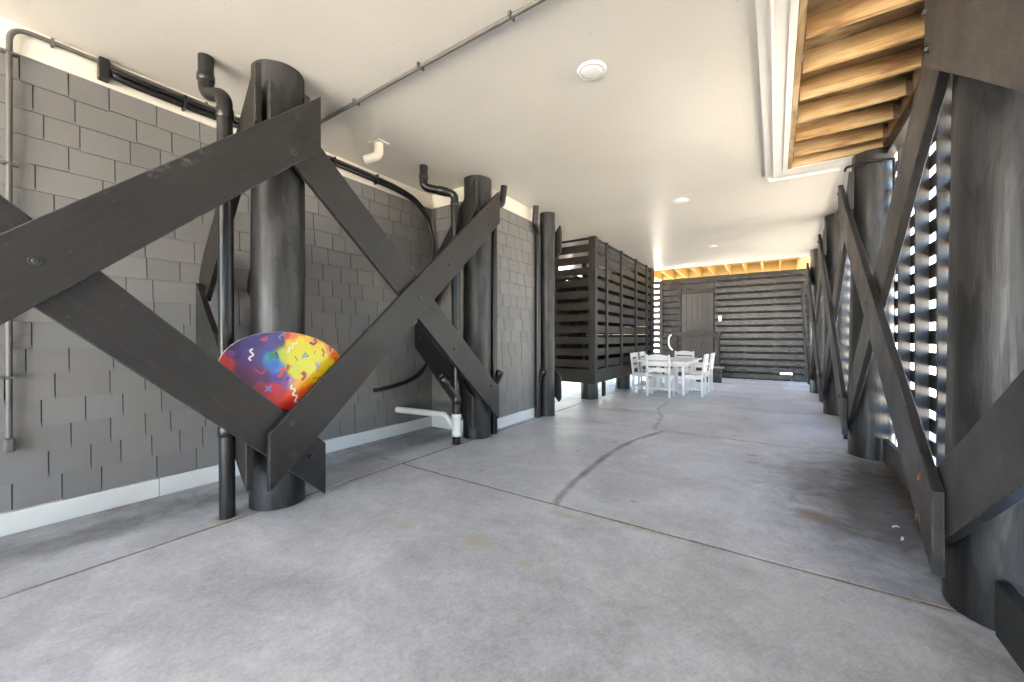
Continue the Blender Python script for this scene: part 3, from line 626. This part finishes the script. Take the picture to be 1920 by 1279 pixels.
MB().box(-4.03, -3.975, .248, .296, .53, .62).build('end_cap', GREYPIPE, t, .012)

for z in (1.0, 1.75, 2.35, 3.05): MB().box(-4.032, -3.988, .236, .308, z - .008, z + .008).build('clamp', GREYPIPE, t, .003)
for x in (-2.95, -2.17, -1.36): MB().box(x - .008, x + .008, 1.98, 2.045, 3.236, 3.2695).build('clamp', GREYPIPE, t, .003)
for y in (.45, 1.3): MB().box(-4.036, -3.99, y - .008, y + .008, 3.20, 3.25).build('clamp', GREYPIPE, t, .003)
t = thing('cable_bundle', 'pair of black cables along the frieze, dropping in a loop at the recess corner', 'cable', (-3.99, 2, .6))
for k, (dy, dz) in enumerate(((0, 0), (.02, -.045))):
    MB().tube(smooth_path([(-4.0, .72 + dy, 3.20 + dz * .4), (-3.99, .85, 3.185 + dz), (-3.99, 1.6, 3.19 + dz), (-3.99, 2.42, 3.195 + dz), (-3.985, 2.9, 3.185 + dz), (-3.985, 3.3, 3.165 + dz), (-3.98, 3.62, 3.09 + dz), (-3.97, 3.82, 2.9 + dz), (-3.955 + dy, 3.90 - dy, 2.55), (-3.955 + dy, 3.91 - dy, 2.1), (-3.96 + dy, 3.90 - dy, 1.5), (-3.965, 3.87 - dy, 1.05), (-3.975, 3.7, .80 + dz * .5), (-3.985, 3.42, .68 + dz * .3), (-4.0, 3.05 + dy, .62), (-4.03, 2.98 + dy, .62)], 6), .021, 12).build('cable', CABLE, t)

for y in (1.15, 2.45, 3.0): MB().box(-4.035, -3.958, y - .01, y + .01, 3.11, 3.22).build('clamp', CABLE, t, .004)
MB().box(-4.034, -3.97, .66, .72, 3.10, 3.255).build('cable_head', CABLE, t, .01)
t = thing('vent_elbow', 'cream vent elbow on a square plate, hanging from the ceiling between pilings', 'vent', (-3.4, 2.56, 3.1))
MB().tube(elbowed([(-3.40, 2.58, 3.262), (-3.40, 2.58, 3.13), (-3.52, 2.5, 3.09)], .07), .045, 24).build('elbow', CREAM, t); MB().box(-3.475, -3.325, 2.505, 2.655, 3.258, 3.2695).build('plate', CREAM, t, .002)
t = thing('ceiling_conduit', 'thin cream conduit along the trim, ending in an elbow at the ceiling opening corner', 'conduit', (-.05, 5.8, 3.22))
MB().tube(elbowed([(-.02, -1.5, 3.222), (-.02, 1.0, 3.222), (-.02, 5.73, 3.222)], .03), .010, 12).build('pipe', CREAMPIPE, t); MB().tube(elbowed([(-.06, 5.86, 3.268), (-.06, 5.86, 3.215), (.62, 5.86, 3.2)], .03), .016, 12).build('pipe', PVC, t)
MB().tube(elbowed([(-.06, 5.86, 3.268), (-.06, 5.86, 3.212), (.0, 5.86, 3.212)], .03), .022, 14).build('elbow', PVC, t)
tag(MB().tube(elbowed([(.62, 5.5, 3.05), (.625, 5.46, 3.07), (.80, 5.385, 3.07), (.985, 5.385, 3.05), (.985, 5.385, 1.9)], .03), .013, 10).build('black_conduit', PIPE), 'thin black conduit bent around the head of the second right piling', 'conduit')
tag(MB().tube(elbowed([(1.0, 5.78, .72), (1.0, 6.1, .72), (1.0, 6.1, .60)], .05), .024, 14).build('pipe_stub', PVC), 'short white pipe elbow low on the slatted wall beside the second right piling', 'pipe')

# ------------------------------------------------------------------ ceiling lights
def light():
    t = thing('ceiling_light', 'nearest of the three white disc lights set flush in the ceiling', 'ceiling light', (-1.15, 2.78, 3.24), 'round white ceiling lights')
    MB().lathe((-1.15, 2.78, 3.27), [(.108, 0), (.108, -.004), (.098, -.013), (.083, -.016), (.080, -.010)], (0, 0, 1), 48).build('trim_ring', LENS, t)
    MB().lathe((-1.15, 2.78, 3.262), [(.079, 0), (.078, -.008), (.06, -.013), (.03, -.017), (.001, -.018)], (0, 0, 1), 48).build('lens', LENS, t)
    return t
l0 = light(); copy_thing(l0, (-1.16, 6.17, 3.24), 'middle of the three white disc lights set flush in the ceiling'); copy_thing(l0, (-1.16, 9.6, 3.24), 'farthest white disc light in the ceiling, above the white table')

# ------------------------------------------------------------------ slatted enclosure on the left
t = thing('slatted_enclosure', 'raised black slatted stair enclosure left of the white table', 'enclosure', (-4, 9.5, .34))
X0, X1, Y0, Y1 = -5.2, -2.95, 7.3, 11.78
b = MB().box(X0, X1, Y0, Y0 + .045, .35, .625); b.build('rim_beam', WB['x'], t, .004)
MB().box(X1 - .045, X1 - .001, Y0 + .046, Y1, .351, .6245).build('rim_beam', WB['y'], t, .004)
MB().box(X0, X1 - .05, Y0 + .05, Y1, .55, .60).build('platform', WB['y'], t)
zs = [.66 + .2325 * i for i in range(12)]
b = MB()
for z in zs: b.box(X0, X1 - .1, Y0 + .03 + random.uniform(0, .004), Y0 + .055, z + random.uniform(-.004, .004), min(z + .150, 3.262))
b.build('slats', WB['x'], t, .003)
b = MB()
for z in zs: b.box(X1 - .055, X1 - .03 + random.uniform(0, .004), Y0 + .1, Y1, z + random.uniform(-.004, .004), min(z + .150, 3.2615))
b.build('slats', WB['y'], t, .003)
MB().box(X1 - .135, X1 + .012, Y0 - .005, Y0 + .11, .626, 3.267).build('corner_post', WB['z'], t, .006)
for i, y in enumerate((7.98, 8.93, 10.06, 11.05, 11.56, 11.76)):
    MB().box(X1 - .0295, X1 + .012, y - .045, y + .045, .6255, 3.2665).build('batten', WB['z'], t, .003)
b = MB(); b.box(X0, X0 + .025, Y0, Y1, .60, .66); b.box(X0 + .03, X1, Y1 - .03, Y1 - .002, .60, .66)
for i, z in enumerate(zs[:-1]):
    cuts = {0: [(7.6, 8.2)], 1: [(9.7, 10.1)], 3: [(8.4, 9.0), (10.2, 10.5)], 5: [(10.2, 10.5)], 6: [(8.5, 8.8), (11, 11.3)], 9: [(7.5, 9.3), (10.6, 11.2)], 10: [(7.5, 9.4), (10.5, 11.0)]}.get(i, [])  # gaps in the back are filled to darken the inside; cuts stay bright
    b.box(X0, X0 + .025, Y0, Y1, z, z + .15); y = Y0
    for c0, c1 in cuts + [(Y1, Y1)]: b.box(X0 + .002, X0 + .022, y, c0, z + .1501, z + .2324); y = c1
b.build('back_slats', INN, t)
b = MB()
for z in zs: b.box(X0, X1, Y1 - .03, Y1 - .002, z, z + .231)
b.build('back_slats', INN, t)
MB().prism([(-5.1, 1.0), (-3.3, 2.9), (-3.3, 2.6), (-5.1, .7)], 'y', 8.3, 8.34).build('stringer', WB['x'], t); MB().prism([(-5.1, 1.0), (-3.3, 2.9), (-3.3, 2.6), (-5.1, .7)], 'y', 9.4, 9.44).build('stringer', WB['x'], t)
b = MB()
for i in range(9): b.box(-5.05 + i * .19, -4.78 + i * .19, 8.28, 9.46, .93 + i * .2, .97 + i * .2)
b.build('treads', INN, t)
for y in (7.9, 9.5, 11.0): MB().box(-4.2, -4.1, y, y + .1, .61, 3.26).build('inner_post', WB['z'], t)
knee_t = tag(MB().prism([(-3.03, .34), (-3.03, .05), (-2.99, .02), (-2.95, .06), (-2.95, .34)], 'y', 7.86, 7.9).build('knee_block', WB['z'], None, .004), 'small black plank end behind the front short piling', 'brace')

# ------------------------------------------------------------------ far board wall, door, rail
t = thing('board_wall', 'dark horizontal board wall closing the far end, with a slit column at left', 'wall', (-1.4, 13.87, 0))
def fboards(x0, x1, z0, z1, m=FARW, nm='boards', gap=.062, seed=1, step=1.8):
    b = MB(); rr = random.Random(seed); z = z0
    while z < z1 - .02:
        x = x0
        while x < x1 - .01:
            xe = min(x1, x + step * rr.uniform(.8, 1.3)); xe = x1 if x1 - xe < .5 else xe
            b.box(x + .001, xe - .001, 13.85 + rr.uniform(0, .006), 13.878, z + rr.uniform(-.004, .004), min(z + .203 - gap + rr.uniform(-.006, .006), z1)); x = xe
        z += .203
    return b.build(nm, m, t, .003)
fboards(-1.60, 1.1, .03, 3.13, seed=1); fboards(-3.29, -2.60, .03, 3.13, seed=2, gap=.035); fboards(-5.4, -3.29, .03, 3.13, seed=3, gap=.08)
fboards(-2.60, -1.60, 2.84, 3.13, seed=4, gap=.03)
for x in (-5.0, -4.2, -3.62, -3.22, -2.64, -1.57, -.8, 0, .7): MB().box(x - .045, x + .045, 13.8785, 13.96, .0, 3.13).build('stud', WB['z'], t)
MB().box(-3.24, .12, 13.97, 14.0, .0, 3.3).build('backing', INN, t); MB().box(.1201, .399, 13.9701, 14.0, .225, 3.3).build('backing', INN, t); MB().box(.1202, .398, 13.9702, 14.0, .0, .195).build('backing', INN, t); MB().box(.40, 1.1, 13.97, 14.0, .0, 3.3).build('backing', INN, t); MB().box(-5.4, .8, 13.84, 13.90, 3.1305, 3.20).build('top_rail', WB['x'], t)
MB().box(-3.29, -3.18, 13.835, 13.849, .03, 3.12).build('batten', WB['z'], t)
t = thing('plank_door', 'grey-black vertical plank door in the far board wall', 'door', (-2.1, 13.84, 0))
b = MB(); 
for i in range(6): b.box(-2.57 + i * .157, -2.57 + i * .157 + .1555, 13.83, 13.865, .03, 2.70 + random.uniform(-.002, .002))
b.build('planks', DOORW, t, .003); MB().box(-2.58, -1.62, 13.853, 13.868, 2.715, 2.83).build('header', KERB, t)
MB().tube(elbowed([(-1.98, 13.83, 1.12), (-1.95, 13.79, 1.10), (-1.98, 13.79, .98), (-2.0, 13.83, .96)], .02), .012, 8).build('handle', KERB, t)
t = thing('wooden_rail', 'dark wooden rail with end post crossing in front of the plank door', 'rail', (-2.1, 13.6, 0))
MB().box(-2.86, -1.40, 13.60, 13.66, 1.30, 1.44).build('rail', WB['x'], t, .004); MB().box(-2.80, -2.66, 13.612, 13.655, .0, 1.299).build('post', WB['z'], t, .004); MB().box(-1.52, -1.44, 13.612, 13.655, 0, 1.299).build('post', WB['z'], t, .004)
tag(MB().tube(smooth_path([(-2.83, 13.57, 1.36), (-2.90, 13.56, 1.27), (-2.91, 13.56, 1.08), (-2.86, 13.56, .93), (-2.79, 13.57, .86)], 5), .022, 10).build('curved_handle', PVC), 'curved white handle at the left end of the dark wooden rail', 'handle')
t = thing('switch_plate', 'small white switch box on the far board wall, right of the plank door', 'switch', (-1.44, 13.84, 1.78))
MB().box(-1.49, -1.40, 13.815, 13.849, 1.77, 1.95).build('box', WHITECH, t, .008); MB().box(-1.465, -1.425, 13.808, 13.8145, 1.82, 1.90).build('rocker', WHITECH, t, .003)
# joists between the ceiling's end and the board wall
t = thing('far_deck', 'yellow pine header and deck boards above the far board wall', 'deck', (-1.3, 13, 3.2))
MB().box(-5.4, .9, 13.78, 13.82, 3.22, 3.50).build('header', PINEF, t); b = MB()
for i in range(14): b.box(-5.4, .9, 12.0 + i * .143, 12.0 + i * .143 + .136, 3.505, 3.53)
b.build('deck_boards', PINEF, t); MB().box(-5.4, .9, 12.003, 12.035, 3.255, 3.50).build('header', TRIM, t)
fj = None
for i in range(12):
    x = .52 - .415 * i
    if fj is None: fj = MB().box(x - .019, x + .019, 12.036, 13.779, 3.205, 3.503).build('deck_joist', PINEF, None, .002, origin=(x, 12.9, 3.205)); o = fj
    else: o = fj.copy(); COL.objects.link(o); o.location = (x, 12.9, 3.205)
    tag(o, f'{NAMES[i]} yellow joist from the right above the far board wall', 'joist', 'yellow joists above the far board wall')

# ------------------------------------------------------------------ slatted side wall on the right
BAYS = [(-5.2, 2.6, 'slatted wall stretch mostly out of view beside the camera, slats widened to block light', 'ab'), (2.62, 5.52, 'nearest slatted wall stretch between the first two right pilings, light slits showing', 'b'), (5.54, 8.25, 'slatted wall stretch between the second and third right pilings', 'c'), (8.27, 11.2, 'slatted wall stretch between the third and farthest right pilings', 'd'), (11.22, 13.84, 'slatted wall stretch between the farthest right piling and the board wall', 'e')]
for n_, (ya, yb, lab, _) in enumerate(BAYS):
    t = thing('slatted_wall', lab, 'slatted wall', (1.08, (ya + yb) / 2, 0), 'slatted wall stretches on the right')
    b = MB(); z = .245; rr = random.Random(n_)
    while z < 3.25:
        b.box(1.112, 1.134, ya, yb, z + rr.uniform(-.003, .003), min(z + (.172 if n_ == 0 else .121), 3.26)); z += .19  # first stretch, mostly out of view: wider slats hold light off the near wall
    b.build('slats', WB['y'], t, .003)
    y = 5.43 - .57 * 12
    while y < yb - .03:
        if y > ya + .03: MB().box(1.02, 1.110, y - .02, y + .02, .0, 3.265).build('stud', STUD, t, .003)
        y += .57
GK = 'low black kick boards on the floor between right pilings'
def kick(x, ya, yb, lab, m): tag(MB().box(x, x + .045, ya, yb, .0, .235).build('kick_board', m, None, .006), lab, 'kick board', GK)
kick(.765, -.5, 2.50, 'rough black kick board on the floor at the lower right corner', KERB); kick(.90, 2.93, 5.38, 'black kick board on the floor between the first two right pilings', WB['y'])
kick(.90, 5.78, 8.1, 'black kick board between the second and third right pilings', WB['y']); kick(.90, 8.5, 11.1, 'black kick board between the third and farthest right pilings', WB['y'])

# ------------------------------------------------------------------ white table and chairs
t = thing('dining_table', 'white slatted pedestal table under the far ceiling light', 'table', (-2.08, 9.95, 0))
TX0, TX1, TY0, TY1 = -2.62, -1.54, 8.98, 10.95
b = MB()
for i in range(7):
    a = TX0 + i * (TX1 - TX0) / 7; b.box(a + .003, a + (TX1 - TX0) / 7 - .003, TY0, TY1, .715, .745)
b.build('tabletop', WHITECH, t, .004)
b = MB().box(TX0 + .08, TX1 - .08, TY0 + .08, TY0 + .11, .63, .7145); b.box(TX0 + .08, TX1 - .08, TY1 - .11, TY1 - .08, .63, .7145); b.box(TX0 + .08, TX0 + .11, TY0 + .11, TY1 - .11, .63, .7145); b.box(TX1 - .11, TX1 - .08, TY0 + .11, TY1 - .11, .63, .7145)
b.build('apron', WHITECH, t, .003)
for yy in (9.45, 10.48):
    b = MB()
    for xx in (-2.30, -2.12, -1.94): b.box(xx, xx + .09, yy - .03, yy + .03, .10, .63)
    b.prism([(-2.5, .0), (-2.5, .06), (-2.34, .12), (-1.82, .12), (-1.66, .06), (-1.66, 0), (-1.8, 0), (-1.9, .05), (-2.26, .05), (-2.36, 0)], 'y', yy - .05, yy + .05)
    b.build('pedestal', WHITECH, t, .004)
MB().box(-2.12, -2.04, 9.4, 10.5, .24, .32).build('stretcher', WHITECH, t, .003)
def chair(arms, label, loc, rz):
    """faces local +Y; origin on the floor under the seat"""
    t = thing('dining_chair', label, 'chair', (0, 0, 0), 'white dining chairs round the white table')
    W = .225; 
    for sx in (-1, 1):
        x = sx * W
        MB().prism([(-.20, 0), (-.155, 0), (-.155, .44), (-.215, .90), (-.255, .90), (-.20, .44)], 'x', x - .02, x + .02).build('rear_leg', WHITECH, t, .004)
        MB().box(x - .022, x + .022, .17, .22, 0, .63 if arms else .43).build('front_leg', WHITECH, t, .004)
        if arms: MB().box(x - .035, x + .035, -.19, .26, .6305, .655).build('armrest', WHITECH, t, .006)
    b = MB()
    for i in range(5): b.box(-W + .022 if i == 0 else -W - .0, W - .022 if i == 0 else W, -.15 + i * .076, -.15 + i * .076 + .07, .431, .455)
    b.build('seat', WHITECH, t, .004)
    b = MB().box(-W + .021, W - .021, .18, .21, .36, .43); 
    for sx in (-1, 1): b.box(sx * W - .012, sx * W + .012, -.156, .17, .36, .43); b.box(sx * W - .012, sx * W + .012, -.156, .17, .13, .17)
    b.box(-W + .013, W - .013, -.01, .02, .13, .17); b.build('rails', WHITECH, t, .003)
    def slat(z0, z1, arch=0):
        n = 8; top = [(-W + .021 + (2 * W - .042) * i / n, z1 + arch * math.sin(math.pi * i / n)) for i in range(n + 1)]
        bb = MB(); P = top[::-1] + [(-W + .021, z0), (W - .021, z0)]; off = -.155 - (((z0 + z1) / 2) - .44) * .13 / 1.0
        bb.prism(P, 'y', off - .035, off - .012); return bb
    slat(.79, .875, .03).build('back_slat', WHITECH, t, .003); slat(.655, .76).build('back_slat', WHITECH, t, .003); slat(.53, .62).build('back_slat', WHITECH, t, .003)
    t.location = loc; t.rotation_euler = (0, 0, rz); return t
c0 = chair(False, 'white chair with its back to the camera, nearest side of the white table', (-2.06, 8.78, 0), 0)
copy_thing(c0, (-2.58, 9.40, 0), 'white chair seen side-on at the left of the table, nearer of that side', R(-90))
copy_thing(c0, (-2.62, 10.22, 0), 'white chair left of the table, half hidden behind the nearer side-on chair', R(-90))
c1 = chair(True, 'white armchair seen side-on at the right of the table', (-1.47, 9.38, 0), R(90))
copy_thing(c0, (-2.05, 11.18, 0), 'white chair facing the camera at the far end of the table', R(180))
copy_thing(c1, (-1.45, 10.25, 0), 'white armchair mostly hidden behind the right side-on armchair', R(90))
tag(MB().box(-1.95, -1.2, 12.2, 12.55, .40, .44).build('tan_board', TAN, None, .004), 'flat tan board seen behind the right white armchair', 'board')
tag(MB().box(-1.9, -1.25, 12.25, 12.5, 0, .399).build('dark_box', FARW, None, .004), 'dark box under the tan board behind the white chairs', 'box')

# ------------------------------------------------------------------ litter
def scrap(pts, z, lab, m, nm='paper_scrap'):
    b = MB(); n = len(pts); V = [(x, y, .003 + zz) for (x, y), zz in zip(pts, z)] + [(x, y, .001 + zz) for (x, y), zz in zip(pts, z)]
    b.add(V, [tuple(range(n)), tuple(range(2 * n - 1, n - 1, -1))] + [(i, i + n, (i + 1) % n + n, (i + 1) % n) for i in range(n)]); tag(b.build(nm, m), lab, 'scrap')
scrap([(.64, 3.34), (.652, 3.34), (.668, 3.40), (.655, 3.40)], [0, .004, 0, .003], 'thin white scrap on the floor near the largest right piling', PAPER)
scrap([(.635, 3.53), (.66, 3.55), (.68, 3.56), (.67, 3.58), (.645, 3.57)], [.002, .006, 0, .004, .001], 'small crumpled white scrap on the floor beside the thin one', PAPER)
scrap([(.725, 2.635), (.765, 2.64), (.765, 2.652), (.725, 2.648)], [.002, .002, .003, .002], 'tiny red sliver at the floor joint by the largest right piling', REDP, 'plastic_sliver')
